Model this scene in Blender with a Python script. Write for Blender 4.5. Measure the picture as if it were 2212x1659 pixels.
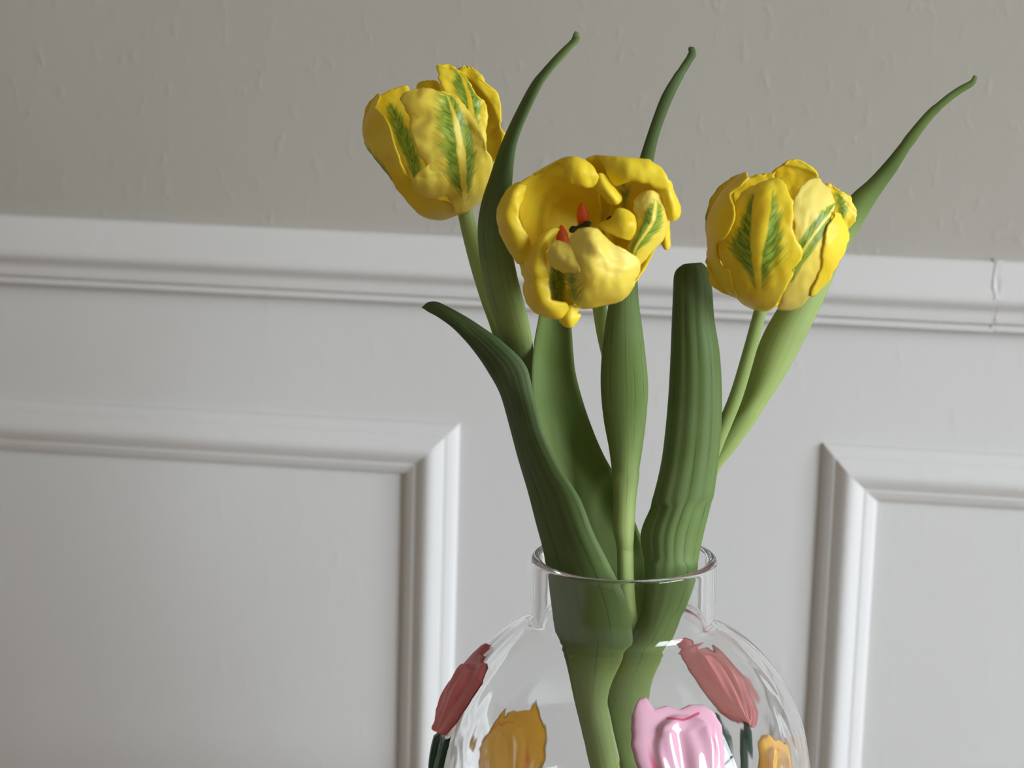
import bpy, bmesh, math, random
from mathutils import Vector, noise

# ------------------------------------------------------------------ camera, world, light, exposure
for o in list(bpy.data.objects):
    bpy.data.objects.remove(o)
sc = bpy.context.scene
COL = sc.collection
R = math.radians
W, H, FPX = 2212.0, 1659.0, 5000.0
PITCH, YAW, ROLL = R(11.6), R(7.36), R(1.64)
RIM = Vector((0, 0, 0.95))                       # centre of the vase rim
fw = Vector((-math.sin(YAW) * math.cos(PITCH), math.cos(YAW) * math.cos(PITCH), -math.sin(PITCH)))
r0_ = fw.cross(Vector((0, 0, 1))).normalized()
u0_ = r0_.cross(fw)
rt = math.cos(ROLL) * r0_ + math.sin(ROLL) * u0_
up = -math.sin(ROLL) * r0_ + math.cos(ROLL) * u0_


def ray(px, py):
    return fw + rt * ((px - W / 2) / FPX) - up * ((py - H / 2) / FPX)


CAM = RIM - ray(1348, 1200) * 1.0
from mathutils import Matrix
cam_d = bpy.data.cameras.new('camera')
cam = bpy.data.objects.new('camera', cam_d)
COL.objects.link(cam)
m = Matrix((rt, up, -fw)).transposed().to_4x4()
m.translation = CAM
cam.matrix_world = m
cam_d.sensor_width = 36.0
cam_d.lens = FPX / W * 36.0
cam_d.clip_start = 0.02
cam_d.dof.use_dof = True
cam_d.dof.focus_distance = 0.985
cam_d.dof.aperture_fstop = 11.0
sc.camera = cam

WALL_Y = 0.30
# overcast sky outside; it reaches the room through the windows only
world = bpy.data.worlds.new('overcast_sky')
sc.world = world
world.use_nodes = True
wn = world.node_tree
wn.nodes.clear()
wo = wn.nodes.new('ShaderNodeOutputWorld')
bg = wn.nodes.new('ShaderNodeBackground')
tc = wn.nodes.new('ShaderNodeTexCoord')
sx = wn.nodes.new('ShaderNodeSeparateXYZ')
rp = wn.nodes.new('ShaderNodeValToRGB')
rp.color_ramp.elements[0].position = 0.46
rp.color_ramp.elements[0].color = (0.30, 0.29, 0.27, 1)
rp.color_ramp.elements[1].position = 0.54
rp.color_ramp.elements[1].color = (0.872, 0.965, 1.07, 1)
mp = wn.nodes.new('ShaderNodeMath')
mp.operation = 'MULTIPLY_ADD'
mp.inputs[1].default_value = 0.5
mp.inputs[2].default_value = 0.5
wn.links.new(tc.outputs['Generated'], sx.inputs[0])
wn.links.new(sx.outputs['Z'], mp.inputs[0])
wn.links.new(mp.outputs[0], rp.inputs[0])
wn.links.new(rp.outputs[0], bg.inputs[0])
wn.links.new(bg.outputs[0], wo.inputs[0])
bg.inputs[1].default_value = 18.6

# room: x -2.3..2.0, y -3.2..WALL_Y, z 0..2.6 ; windows (wall x or y plane, extents)
RX0, RX1, RY0, RZ1 = -2.1, 1.95, -3.2, 2.6
WIN_R = (-1.85, -0.25, 0.75, 2.15)               # window in right wall: y0,y1,z0,z1
WIN_F = (-0.6, 0.9, 0.9, 2.2)                    # window in front wall behind the camera: x0,x1,z0,z1


def portal(name, loc, rot, sxx, syy):
    l = bpy.data.lights.new(name, 'AREA')
    l.shape = 'RECTANGLE'
    l.size, l.size_y = sxx, syy
    l.cycles.is_portal = True
    o = bpy.data.objects.new(name, l)
    o.location = loc
    o.rotation_euler = rot
    COL.objects.link(o)
    return o


portal('daylight_portal', (RX1 + 0.06, (WIN_R[0] + WIN_R[1]) / 2, (WIN_R[2] + WIN_R[3]) / 2), (0, R(90), 0),
       WIN_R[3] - WIN_R[2], WIN_R[1] - WIN_R[0])

vs = sc.view_settings
vs.view_transform = 'Standard'
vs.look = 'None'
vs.exposure = 0.0
vs.gamma = 1.0
vs.use_curve_mapping = False
cy = sc.cycles
cy.use_denoising = True
cy.max_bounces = 32
cy.diffuse_bounces = 5
cy.glossy_bounces = 24
cy.transmission_bounces = 32
cy.transparent_max_bounces = 8
cy.caustics_refractive = True
cy.caustics_reflective = False
cy.sample_clamp_indirect = 40.0


# ------------------------------------------------------------------ helpers
def at(px, py, Y):
    """pixel of the photograph -> the point of that sight line at room depth Y (metres)"""
    d = ray(px, py)
    return CAM + d * ((Y - CAM.y) / d.y)


def obj(name, me, mat=None, parent=None):
    o = bpy.data.objects.new(name, me)
    COL.objects.link(o)
    if mat:
        me.materials.append(mat)
    if parent:
        o.parent = parent
    return o


def empty(name, loc=(0, 0, 0)):
    o = bpy.data.objects.new(name, None)
    o.empty_display_size = 0.02
    o.location = loc
    COL.objects.link(o)
    return o


def tag(o, label=None, cat=None, group=None, kind=None):
    if label: o['label'] = label
    if cat: o['category'] = cat
    if group: o['group'] = group
    if kind: o['kind'] = kind
    return o


def mesh(name, verts, faces, smooth=True):
    me = bpy.data.meshes.new(name)
    me.from_pydata([tuple(v) for v in verts], [], faces)
    if smooth:
        me.polygons.foreach_set('use_smooth', [True] * len(me.polygons))
    me.update()
    return me


def box_mesh(name, boxes):
    vs_, fs = [], []
    for (x0, x1, y0, y1, z0, z1) in boxes:
        b = len(vs_)
        vs_ += [(x, y, z) for z in (z0, z1) for y in (y0, y1) for x in (x0, x1)]
        fs += [tuple(b + i for i in f) for f in ((0, 2, 3, 1), (4, 5, 7, 6), (0, 1, 5, 4), (2, 6, 7, 3), (0, 4, 6, 2), (1, 3, 7, 5))]
    return mesh(name, vs_, fs, False)


def cr(p0, p1, p2, p3, t):
    t2, t3 = t * t, t * t * t
    return [0.5 * (2 * b + (c - a) * t + (2 * a - 5 * b + 4 * c - d) * t2 + (3 * b - a - 3 * c + d) * t3)
            for a, b, c, d in zip(p0, p1, p2, p3)]


def spline(pts, n):
    k = len(pts)
    if k == 1:
        return [list(pts[0])] * n
    ext = [[2 * a - b for a, b in zip(pts[0], pts[1])]] + [list(p) for p in pts] + [[2 * a - b for a, b in zip(pts[-1], pts[-2])]]
    out = []
    for i in range(n):
        s = i / (n - 1) * (k - 1)
        j = min(int(s), k - 2)
        out.append(cr(ext[j], ext[j + 1], ext[j + 2], ext[j + 3], s - j))
    return out


def lerp_tab(tab, v):
    if not isinstance(tab, (list, tuple)):
        return tab
    if v <= tab[0][0]: return tab[0][1]
    for (a, x), (b, y) in zip(tab, tab[1:]):
        if v <= b:
            return x + (y - x) * (v - a) / (b - a)
    return tab[-1][1]


def sheet(name, grid, thick, attr_fn, lo=0.12):
    """a soft-edged sheet of real thickness around a grid of points (rows along, columns across)"""
    nv, nu = len(grid), len(grid[0])
    N = [[None] * nu for _ in range(nv)]
    for j in range(nv):
        for i in range(nu):
            a = grid[j][min(i + 1, nu - 1)] - grid[j][max(i - 1, 0)]
            b = grid[min(j + 1, nv - 1)][i] - grid[max(j - 1, 0)][i]
            n = a.cross(b)
            N[j][i] = n.normalized() if n.length > 1e-12 else Vector((0, -1, 0))
    verts, cols = [], []
    for s in (1, -1):
        for j in range(nv):
            for i in range(nu):
                eu = min(i, nu - 1 - i) / (nu - 1) * 2
                ev = min(nv - 1 - j, nv) / (nv - 1) * 2
                e = min(1.0, min(eu * 3.0, ev * 6.0))
                h = thick * 0.5 * (lo + (1 - lo) * math.sqrt(max(0, 1 - (1 - e) ** 2)))
                verts.append(grid[j][i] + N[j][i] * (h * s))
                cols.append(attr_fn(i / (nu - 1), j / (nv - 1)))
    off = nv * nu
    faces = []
    for j in range(nv - 1):
        for i in range(nu - 1):
            a, b, c, d = j * nu + i, j * nu + i + 1, (j + 1) * nu + i + 1, (j + 1) * nu + i
            faces.append((a, b, c, d))
            faces.append((off + d, off + c, off + b, off + a))
    ring = [i for i in range(nu)] + [j * nu + nu - 1 for j in range(1, nv)] + \
           [(nv - 1) * nu + i for i in range(nu - 2, -1, -1)] + [j * nu for j in range(nv - 2, 0, -1)]
    for a, b in zip(ring, ring[1:] + ring[:1]):
        faces.append((b, a, off + a, off + b))
    me = mesh(name, verts, faces)
    ca = me.attributes.new('pm', 'FLOAT_COLOR', 'POINT')
    ca.data.foreach_set('color', [x for c in cols for x in c])
    return me


def tube(name, pts, nseg=16, nlen=48, attr=(0, 0, 0, 0)):
    """pts: (x,y,z,r)"""
    P = spline(pts, nlen)
    verts, faces, cols = [], [], []
    for k, p in enumerate(P):
        c = Vector(p[:3])
        a = Vector(P[max(k - 1, 0)][:3])
        b = Vector(P[min(k + 1, nlen - 1)][:3])
        t = (b - a).normalized()
        x = t.cross(Vector((0, 1, 0.1))).normalized()
        y = t.cross(x)
        for i in range(nseg):
            an = 2 * math.pi * i / nseg
            verts.append(c + (x * math.cos(an) + y * math.sin(an)) * p[3])
            cols.append((i / nseg, k / (nlen - 1), attr[2], attr[3]))
    for k in range(nlen - 1):
        for i in range(nseg):
            i2 = (i + 1) % nseg
            faces.append((k * nseg + i, k * nseg + i2, (k + 1) * nseg + i2, (k + 1) * nseg + i))
    faces.append(tuple(range(nseg - 1, -1, -1)))
    faces.append(tuple((nlen - 1) * nseg + i for i in range(nseg)))
    me = mesh(name, verts, faces)
    ca = me.attributes.new('pm', 'FLOAT_COLOR', 'POINT')
    ca.data.foreach_set('color', [x for c in cols for x in c])
    return me


# ------------------------------------------------------------------ materials
def new_mat(name):
    mt = bpy.data.materials.new(name)
    mt.use_nodes = True
    nt = mt.node_tree
    return mt, nt, nt.nodes['Principled BSDF'], nt.nodes['Material Output']


def nd(nt, t, **kw):
    n = nt.nodes.new(t)
    for k, v in kw.items():
        setattr(n, k, v)
    return n


def mathn(nt, op, a, b=None, c=None, clamp=False):
    n = nd(nt, 'ShaderNodeMath', operation=op, use_clamp=clamp)
    for i, v in enumerate((a, b, c)):
        if v is None: continue
        if isinstance(v, (int, float)):
            n.inputs[i].default_value = v
        else:
            nt.links.new(v, n.inputs[i])
    return n.outputs[0]


def mixc(nt, fac, a, b):
    n = nd(nt, 'ShaderNodeMix', data_type='RGBA')
    for s, v in ((n.inputs[0], fac), (n.inputs[6], a), (n.inputs[7], b)):
        if isinstance(v, (int, float)):
            s.default_value = v
        elif isinstance(v, tuple):
            s.default_value = v if len(v) == 4 else v + (1,)
        else:
            nt.links.new(v, s)
    return n.outputs[2]


def sstep(nt, x, lo, hi):
    n = nd(nt, 'ShaderNodeMapRange', interpolation_type='SMOOTHSTEP')
    nt.links.new(x, n.inputs[0])
    n.inputs[1].default_value, n.inputs[2].default_value = lo, hi
    return n.outputs[0]


def paint_mat(name, col, var, bump=0.25, rough=0.5):
    mt, nt, p, out = new_mat(name)
    geo = nd(nt, 'ShaderNodeNewGeometry')
    mpn = nd(nt, 'ShaderNodeMapping')
    mpn.inputs['Scale'].default_value = (1, 1, 0.45)         # brush-drag runs vertically
    nt.links.new(geo.outputs['Position'], mpn.inputs[0])
    n1 = nd(nt, 'ShaderNodeTexNoise'); n1.inputs['Scale'].default_value = 150; n1.inputs['Detail'].default_value = 4
    n2 = nd(nt, 'ShaderNodeTexNoise'); n2.inputs['Scale'].default_value = 7; n2.inputs['Detail'].default_value = 3
    n3 = nd(nt, 'ShaderNodeTexNoise'); n3.inputs['Scale'].default_value = 260; n3.inputs['Detail'].default_value = 2
    for n in (n1, n2, n3): nt.links.new(mpn.outputs[0], n.inputs['Vector'])
    c = mixc(nt, sstep(nt, n2.outputs[0], 0.3, 0.7), col, tuple(x * var for x in col))
    nt.links.new(c, p.inputs['Base Color'])
    hgt = mathn(nt, 'ADD', mathn(nt, 'MULTIPLY', sstep(nt, n1.outputs[0], 0.55, 0.78), 1.0), mathn(nt, 'MULTIPLY', n3.outputs[0], 0.12))
    b = nd(nt, 'ShaderNodeBump'); b.inputs['Strength'].default_value = bump; b.inputs['Distance'].default_value = 0.0012
    nt.links.new(hgt, b.inputs['Height'])
    nt.links.new(b.outputs[0], p.inputs['Normal'])
    p.inputs['Roughness'].default_value = rough
    p.inputs['Specular IOR Level'].default_value = 0.25
    return mt


def plain(name, col, rough=0.5, spec=0.4, **kw):
    mt, nt, p, out = new_mat(name)
    n = nd(nt, 'ShaderNodeTexNoise'); n.inputs['Scale'].default_value = kw.get('scale', 30); n.inputs['Detail'].default_value = 4
    tcn = nd(nt, 'ShaderNodeTexCoord')
    nt.links.new(tcn.outputs['Object'], n.inputs['Vector'])
    c = mixc(nt, sstep(nt, n.outputs[0], 0.3, 0.7), col, tuple(x * kw.get('var', 0.85) for x in col))
    nt.links.new(c, p.inputs['Base Color'])
    p.inputs['Roughness'].default_value = rough
    p.inputs['Specular IOR Level'].default_value = spec
    if 'coat' in kw: p.inputs['Coat Weight'].default_value = kw['coat']; p.inputs['Coat Roughness'].default_value = 0.04
    if 'sss' in kw:
        p.inputs['Subsurface Weight'].default_value = kw['sss']
        p.inputs['Subsurface Scale'].default_value = 0.004
    return mt


M_UP = paint_mat('upper_wall_paint', (0.44, 0.413, 0.362), 0.96, 0.2, 0.45)
M_LOW = paint_mat('panel_paint', (0.652, 0.64, 0.615), 0.97, 0.13, 0.42)
M_TRIM = paint_mat('moulding_paint', (0.66, 0.645, 0.62), 0.98, 0.08, 0.38)
M_WHITE = plain('white_plaster', (0.70, 0.67, 0.63), 0.7, 0.2)
M_ROOM = plain('room_wall_paint', (0.64, 0.585, 0.51), 0.7, 0.2)
M_FLOOR = plain('oak_floor', (0.22, 0.13, 0.065), 0.45, 0.3, scale=6)
M_WOOD = plain('white_painted_table', (0.70, 0.685, 0.66), 0.4, 0.4, scale=12, var=.96)


def petal_material():
    mt, nt, p, out = new_mat('tulip_petal')
    at_ = nd(nt, 'ShaderNodeAttribute', attribute_name='pm')
    sep = nd(nt, 'ShaderNodeSeparateColor')
    nt.links.new(at_.outputs['Color'], sep.inputs[0])
    outer, inner, pale = sep.outputs[0], sep.outputs[1], sep.outputs[2]     # flame margins, paleness
    uvn = nd(nt, 'ShaderNodeAttribute', attribute_name='uvs')               # (signed distance from midrib, along, seed)
    su = nd(nt, 'ShaderNodeSeparateXYZ')
    nt.links.new(uvn.outputs['Vector'], su.inputs[0])
    adu = mathn(nt, 'ABSOLUTE', su.outputs[0])
    slant = mathn(nt, 'SUBTRACT', su.outputs[1], mathn(nt, 'MULTIPLY', adu, 0.55))
    cmb = nd(nt, 'ShaderNodeCombineXYZ')
    nt.links.new(mathn(nt, 'MULTIPLY', slant, 42.0), cmb.inputs[0])
    nt.links.new(mathn(nt, 'MULTIPLY', su.outputs[0], 7.0), cmb.inputs[1])
    nt.links.new(su.outputs[2], cmb.inputs[2])
    fe = nd(nt, 'ShaderNodeTexNoise'); fe.inputs['Scale'].default_value = 1.0; fe.inputs['Detail'].default_value = 3
    nt.links.new(cmb.outputs[0], fe.inputs['Vector'])
    cm2 = nd(nt, 'ShaderNodeCombineXYZ')
    nt.links.new(mathn(nt, 'MULTIPLY', slant, 14.0), cm2.inputs[0])
    nt.links.new(mathn(nt, 'MULTIPLY', su.outputs[0], 3.0), cm2.inputs[1])
    nt.links.new(su.outputs[2], cm2.inputs[2])
    fe2 = nd(nt, 'ShaderNodeTexNoise'); fe2.inputs['Scale'].default_value = 1.0
    nt.links.new(cm2.outputs[0], fe2.inputs['Vector'])
    jit = mathn(nt, 'ADD', mathn(nt, 'MULTIPLY', mathn(nt, 'SUBTRACT', fe.outputs[0], 0.5), 0.34),
                mathn(nt, 'MULTIPLY', mathn(nt, 'SUBTRACT', fe2.outputs[0], 0.5), 0.22))
    g1 = sstep(nt, mathn(nt, 'ADD', outer, jit), 0.47, 0.60)
    g2 = sstep(nt, mathn(nt, 'ADD', inner, mathn(nt, 'MULTIPLY', jit, 0.15)), 0.495, 0.525)
    green = mathn(nt, 'MULTIPLY', g1, g2)
    geo = nd(nt, 'ShaderNodeNewGeometry')
    n1 = nd(nt, 'ShaderNodeTexNoise'); n1.inputs['Scale'].default_value = 70; n1.inputs['Detail'].default_value = 3
    nt.links.new(geo.outputs['Position'], n1.inputs['Vector'])
    yel = mixc(nt, sstep(nt, n1.outputs[0], 0.35, 0.7), (0.90, 0.70, 0.040), (0.87, 0.61, 0.024))
    yel = mixc(nt, pale, yel, (0.87, 0.74, 0.20))
    grn = mixc(nt, sstep(nt, fe.outputs[0], 0.36, 0.62), (0.13, 0.22, 0.016), (0.35, 0.45, 0.045))
    c = mixc(nt, green, yel, grn)
    nt.links.new(c, p.inputs['Base Color'])
    p.inputs['Roughness'].default_value = 0.42
    p.inputs['Specular IOR Level'].default_value = 0.35
    b = nd(nt, 'ShaderNodeBump'); b.inputs['Strength'].default_value = 0.4; b.inputs['Distance'].default_value = 0.0009
    hh = mathn(nt, 'ADD', mathn(nt, 'MULTIPLY', n1.outputs[0], 0.8), mathn(nt, 'MULTIPLY', fe.outputs[0], 0.22))
    nt.links.new(hh, b.inputs['Height'])
    nt.links.new(b.outputs[0], p.inputs['Normal'])
    tr = nd(nt, 'ShaderNodeBsdfTranslucent')
    nt.links.new(c, tr.inputs[0])
    mx = nd(nt, 'ShaderNodeMixShader'); mx.inputs[0].default_value = 0.16
    nt.links.new(p.outputs[0], mx.inputs[1])
    nt.links.new(tr.outputs[0], mx.inputs[2])
    nt.links.new(mx.outputs[0], out.inputs[0])
    return mt


def leaf_material():
    mt, nt, p, out = new_mat('tulip_leaf')
    at_ = nd(nt, 'ShaderNodeAttribute', attribute_name='pm')      # u, v, lightness, vein strength
    sep = nd(nt, 'ShaderNodeSeparateColor')
    nt.links.new(at_.outputs['Color'], sep.inputs[0])
    u, v, light = sep.outputs[0], sep.outputs[1], sep.outputs[2]
    cmb = nd(nt, 'ShaderNodeCombineXYZ')
    nt.links.new(mathn(nt, 'MULTIPLY', u, 9.0), cmb.inputs[0])
    nt.links.new(mathn(nt, 'MULTIPLY', v, 1.6), cmb.inputs[1])
    nt.links.new(light, cmb.inputs[2])
    st = nd(nt, 'ShaderNodeTexNoise'); st.inputs['Scale'].default_value = 2.2; st.inputs['Detail'].default_value = 5
    nt.links.new(cmb.outputs[0], st.inputs['Vector'])
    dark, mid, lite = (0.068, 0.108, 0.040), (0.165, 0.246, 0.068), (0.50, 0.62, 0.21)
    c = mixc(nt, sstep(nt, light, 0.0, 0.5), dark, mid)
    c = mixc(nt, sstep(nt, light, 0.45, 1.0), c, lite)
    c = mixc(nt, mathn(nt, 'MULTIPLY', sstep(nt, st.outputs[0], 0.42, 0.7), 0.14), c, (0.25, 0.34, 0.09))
    geo = nd(nt, 'ShaderNodeNewGeometry')
    n1 = nd(nt, 'ShaderNodeTexNoise'); n1.inputs['Scale'].default_value = 25; n1.inputs['Detail'].default_value = 2
    nt.links.new(geo.outputs['Position'], n1.inputs['Vector'])
    c = mixc(nt, mathn(nt, 'MULTIPLY', sstep(nt, n1.outputs[0], 0.5, 0.75), 0.25), c, (0.24, 0.33, 0.17))
    # broken dark veins running lengthwise
    ph = mathn(nt, 'FRACT', mathn(nt, 'ADD', mathn(nt, 'MULTIPLY', u, 6.0), mathn(nt, 'MULTIPLY', st.outputs[0], 0.35)))
    ln = mathn(nt, 'LESS_THAN', mathn(nt, 'ABSOLUTE', mathn(nt, 'SUBTRACT', ph, 0.5)), 0.03)
    br = nd(nt, 'ShaderNodeTexNoise'); br.inputs['Scale'].default_value = 1.0
    cm2 = nd(nt, 'ShaderNodeCombineXYZ')
    nt.links.new(mathn(nt, 'MULTIPLY', mathn(nt, 'FLOOR', mathn(nt, 'MULTIPLY', u, 6.0)), 3.7), cm2.inputs[0])
    nt.links.new(mathn(nt, 'MULTIPLY', v, 9.0), cm2.inputs[1])
    nt.links.new(cm2.outputs[0], br.inputs['Vector'])
    vein = mathn(nt, 'MULTIPLY', mathn(nt, 'MULTIPLY', ln, sstep(nt, br.outputs[0], 0.45, 0.6)), at_.outputs['Alpha'])
    c = mixc(nt, mathn(nt, 'MULTIPLY', vein, 0.7), c, (0.02, 0.04, 0.012))
    nt.links.new(c, p.inputs['Base Color'])
    p.inputs['Roughness'].default_value = 0.55
    p.inputs['Specular IOR Level'].default_value = 0.2
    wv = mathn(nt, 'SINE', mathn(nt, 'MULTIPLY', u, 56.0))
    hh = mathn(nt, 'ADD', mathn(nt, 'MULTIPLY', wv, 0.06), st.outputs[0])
    b = nd(nt, 'ShaderNodeBump'); b.inputs['Strength'].default_value = 0.08; b.inputs['Distance'].default_value = 0.001
    nt.links.new(hh, b.inputs['Height'])
    nt.links.new(b.outputs[0], p.inputs['Normal'])
    tr = nd(nt, 'ShaderNodeBsdfTranslucent')
    nt.links.new(c, tr.inputs[0])
    mx = nd(nt, 'ShaderNodeMixShader'); mx.inputs[0].default_value = 0.22
    nt.links.new(p.outputs[0], mx.inputs[1])
    nt.links.new(tr.outputs[0], mx.inputs[2])
    nt.links.new(mx.outputs[0], out.inputs[0])
    return mt


def glass_material():
    mt, nt, p, out = new_mat('clear_glass')
    p.inputs['Base Color'].default_value = (0.985, 0.99, 0.99, 1)
    p.inputs['Transmission Weight'].default_value = 1.0
    p.inputs['Roughness'].default_value = 0.0
    p.inputs['IOR'].default_value = 1.46
    return mt


M_PETAL, M_LEAF, M_GLASS = petal_material(), leaf_material(), glass_material()
M_ANTHER = plain('red_anther', (0.88, 0.13, 0.02), 0.5)
M_PISTIL = plain('dark_green_pistil', (0.032, 0.055, 0.02), 0.5)
M_RECEPT = plain('flower_base_green', (0.16, 0.24, 0.05), 0.5)


def relief_mat(name, col, deep, scale=1.0, trans=0.55):
    mt, nt, p, out = new_mat(name)
    a = nd(nt, 'ShaderNodeAttribute', attribute_name='pm')
    sep = nd(nt, 'ShaderNodeSeparateColor')
    nt.links.new(a.outputs['Color'], sep.inputs[0])
    tcn = nd(nt, 'ShaderNodeNewGeometry')
    n = nd(nt, 'ShaderNodeTexNoise'); n.inputs['Scale'].default_value = 60 * scale; n.inputs['Detail'].default_value = 3
    nt.links.new(tcn.outputs['Position'], n.inputs['Vector'])
    f = mathn(nt, 'ADD', sep.outputs[0], mathn(nt, 'MULTIPLY', mathn(nt, 'SUBTRACT', n.outputs[0], 0.5), 0.5))
    c = mixc(nt, sstep(nt, f, 0.25, 0.75), col, deep)
    nt.links.new(c, p.inputs['Base Color'])
    p.inputs['Roughness'].default_value = 0.12
    p.inputs['Coat Weight'].default_value = 0.6
    p.inputs['Coat Roughness'].default_value = 0.03
    tr = nd(nt, 'ShaderNodeBsdfTranslucent')
    nt.links.new(c, tr.inputs[0])
    mx = nd(nt, 'ShaderNodeMixShader'); mx.inputs[0].default_value = trans
    nt.links.new(p.outputs[0], mx.inputs[1])
    nt.links.new(tr.outputs[0], mx.inputs[2])
    nt.links.new(mx.outputs[0], out.inputs[0])
    return mt


M_PINK = relief_mat('pink_enamel', (0.82, 0.46, 0.57), (0.70, 0.10, 0.22), trans=.2)
M_ROSE = relief_mat('rose_red_enamel', (0.88, 0.30, 0.29), (0.84, 0.20, 0.21), trans=.75)
M_ORANGE = relief_mat('orange_enamel', (0.96, 0.50, 0.03), (0.93, 0.27, 0.02), trans=.85)
M_MGREEN = relief_mat('green_enamel', (0.05, 0.13, 0.08), (0.03, 0.08, 0.05))

# ------------------------------------------------------------------ the room
z_rail_top = at(1106, 512, WALL_Y).z
z_rail_bot = z_rail_top - 0.0405


def rect_with_hole(name, axis, fixed, thick, a0, a1, z0, z1, hole):
    h0, h1, hz0, hz1 = hole
    bs = [(a0, h0, z0, z1), (h1, a1, z0, z1), (h0, h1, z0, hz0), (h0, h1, hz1, z1)]
    out = []
    for (p, q, r, s) in bs:
        out.append((fixed, fixed + thick, p, q, r, s) if axis == 'x' else (p, q, fixed, fixed + thick, r, s))
    return box_mesh(name, out)


me = mesh('wall_back', [(RX0, WALL_Y, 0), (RX1, WALL_Y, 0), (RX1, WALL_Y, z_rail_bot + 0.02), (RX0, WALL_Y, z_rail_bot + 0.02),
                        (RX1, WALL_Y, RZ1), (RX0, WALL_Y, RZ1),
                        (RX0, WALL_Y + .1, 0), (RX1, WALL_Y + .1, 0), (RX1, WALL_Y + .1, RZ1), (RX0, WALL_Y + .1, RZ1)],
          [(0, 1, 2, 3), (3, 2, 4, 5), (7, 6, 9, 8)], False)
wall = obj('wall_back', me)
me.materials.append(M_LOW); me.materials.append(M_UP)
me.polygons[1].material_index = 1
me.polygons[2].material_index = 1
tag(wall, 'back wall, grey-beige above the rail and off-white panelling below', kind='structure')
tag(obj('floor', box_mesh('floor', [(RX0, RX1, RY0, WALL_Y, -0.1, 0)]), M_FLOOR), 'brown wooden floor', kind='structure')
tag(obj('ceiling', box_mesh('ceiling', [(RX0, RX1, RY0, WALL_Y, RZ1, RZ1 + 0.1)]), M_WHITE), 'white plaster ceiling', kind='structure')
tag(obj('wall_left', box_mesh('wall_left', [(RX0 - 0.1, RX0, RY0, WALL_Y, 0, RZ1)]), M_ROOM), 'plain left wall', kind='structure')
tag(obj('wall_front', box_mesh('wall_front', [(RX0, RX1, RY0 - 0.1, RY0, 0, RZ1)]), M_ROOM), 'plain wall behind the camera', kind='structure')
tag(obj('wall_right', rect_with_hole('wall_right', 'x', RX1, 0.12, RY0, WALL_Y, 0, RZ1, WIN_R), M_ROOM), 'right wall with the window opening', kind='structure')

# window in the right wall: white frame with mullions
wy0, wy1, wz0, wz1 = WIN_R
fx0, fx1 = RX1 + 0.02, RX1 + 0.07
win = empty('window_1', (RX1 + 0.05, (wy0 + wy1) / 2, wz0))
tag(win, 'white painted sash window in the right wall', kind='structure')


def part_box(name, b, mat, parent):
    o = obj(name, box_mesh(name, [b]), mat, parent)
    o.matrix_parent_inverse = Matrix.Translation(parent.location).inverted()
    return o


t = 0.05
for nm, b in (('frame_stile', (fx0, fx1, wy0, wy0 + t, wz0, wz1)), ('frame_stile', (fx0, fx1, wy1 - t, wy1, wz0, wz1)),
              ('frame_rail', (fx0, fx1, wy0, wy1, wz0, wz0 + t)), ('frame_rail', (fx0, fx1, wy0, wy1, wz1 - t, wz1)),
              ('mullion', (fx0, fx1, (wy0 + wy1) / 2 - .02, (wy0 + wy1) / 2 + .02, wz0, wz1)),
              ('glazing_bar', (fx0, fx1, wy0, wy1, (wz0 + wz1) / 2 - .018, (wz0 + wz1) / 2 + .018)),
              ('window_sill', (RX1 - 0.1, RX1 + 0.02, wy0 - .05, wy1 + .05, wz0 - .03, wz0))):
    part_box(nm, b, M_WHITE, win)

# dado rail: profile (out from the wall, down from the top), extruded along x
RAIL = [(0.0, 0.0), (0.30, 0.0), (0.52, -0.06), (0.62, -0.16), (0.70, -0.35), (0.95, -0.8), (1.25, -1.3), (1.48, -1.75), (1.55, -2.0), (1.50, -2.2),
        (1.36, -2.4), (1.16, -2.58), (1.05, -2.75), (1.02, -2.95), (1.02, -3.2), (0.98, -3.36), (0.86, -3.44), (0.72, -3.46), (0.72, -3.52), (0.82, -3.58),
        (0.84, -3.7), (0.80, -3.84), (0.66, -3.93), (0.4, -3.98), (0.0, -4.02)]


def sweep_x(name, prof, x0, x1, ztop, n=1):
    verts, faces = [], []
    k = len(prof)
    for i in range(n + 1):
        x = x0 + (x1 - x0) * i / n
        for (o, z) in prof:
            verts.append((x, WALL_Y - o * 0.01, ztop + z * 0.01))
    for i in range(n):
        for j in range(k - 1):
            faces.append((i * k + j, i * k + j + 1, (i + 1) * k + j + 1, (i + 1) * k + j))
    faces.append(tuple(range(k)))
    faces.append(tuple(n * k + j for j in range(k - 1, -1, -1)))
    return mesh(name, verts, faces, False)


def smooth_by_angle(me, ang=35):
    me.polygons.foreach_set('use_smooth', [True] * len(me.polygons))
    me.set_sharp_from_angle(angle=R(ang))


x_joint = at(2150, 640, WALL_Y).x
rail = empty('trim_1', (0, WALL_Y, z_rail_top))
tag(rail, 'off-white moulded dado rail running across the back wall', kind='structure')
for (a, b, dz) in ((RX0, x_joint - 0.0006, 0.0), (x_joint + 0.0006, RX1, 0.0004)):
    me = sweep_x('rail_length', RAIL, a, b, z_rail_top + dz)
    smooth_by_angle(me)
    o = obj('rail_length', me, M_TRIM, rail)
    o.matrix_parent_inverse = Matrix.Translation(rail.location).inverted()
# paint-filled joint between the two lengths
jv = []
rnd = random.Random(4)
me = sweep_x('joint_filler', [(o * 1.0 + 0.02, z * 1.0) for o, z in RAIL], x_joint - 0.0022, x_joint + 0.0014, z_rail_top + 0.0006, 4)
for v_ in me.vertices:
    v_.co.x += rnd.uniform(-0.0007, 0.0007)
    v_.co.y += rnd.uniform(-0.0001, 0.0005)
smooth_by_angle(me)
o = obj('joint_filler', me, M_TRIM, rail)
o.matrix_parent_inverse = Matrix.Translation(rail.location).inverted()

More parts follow.
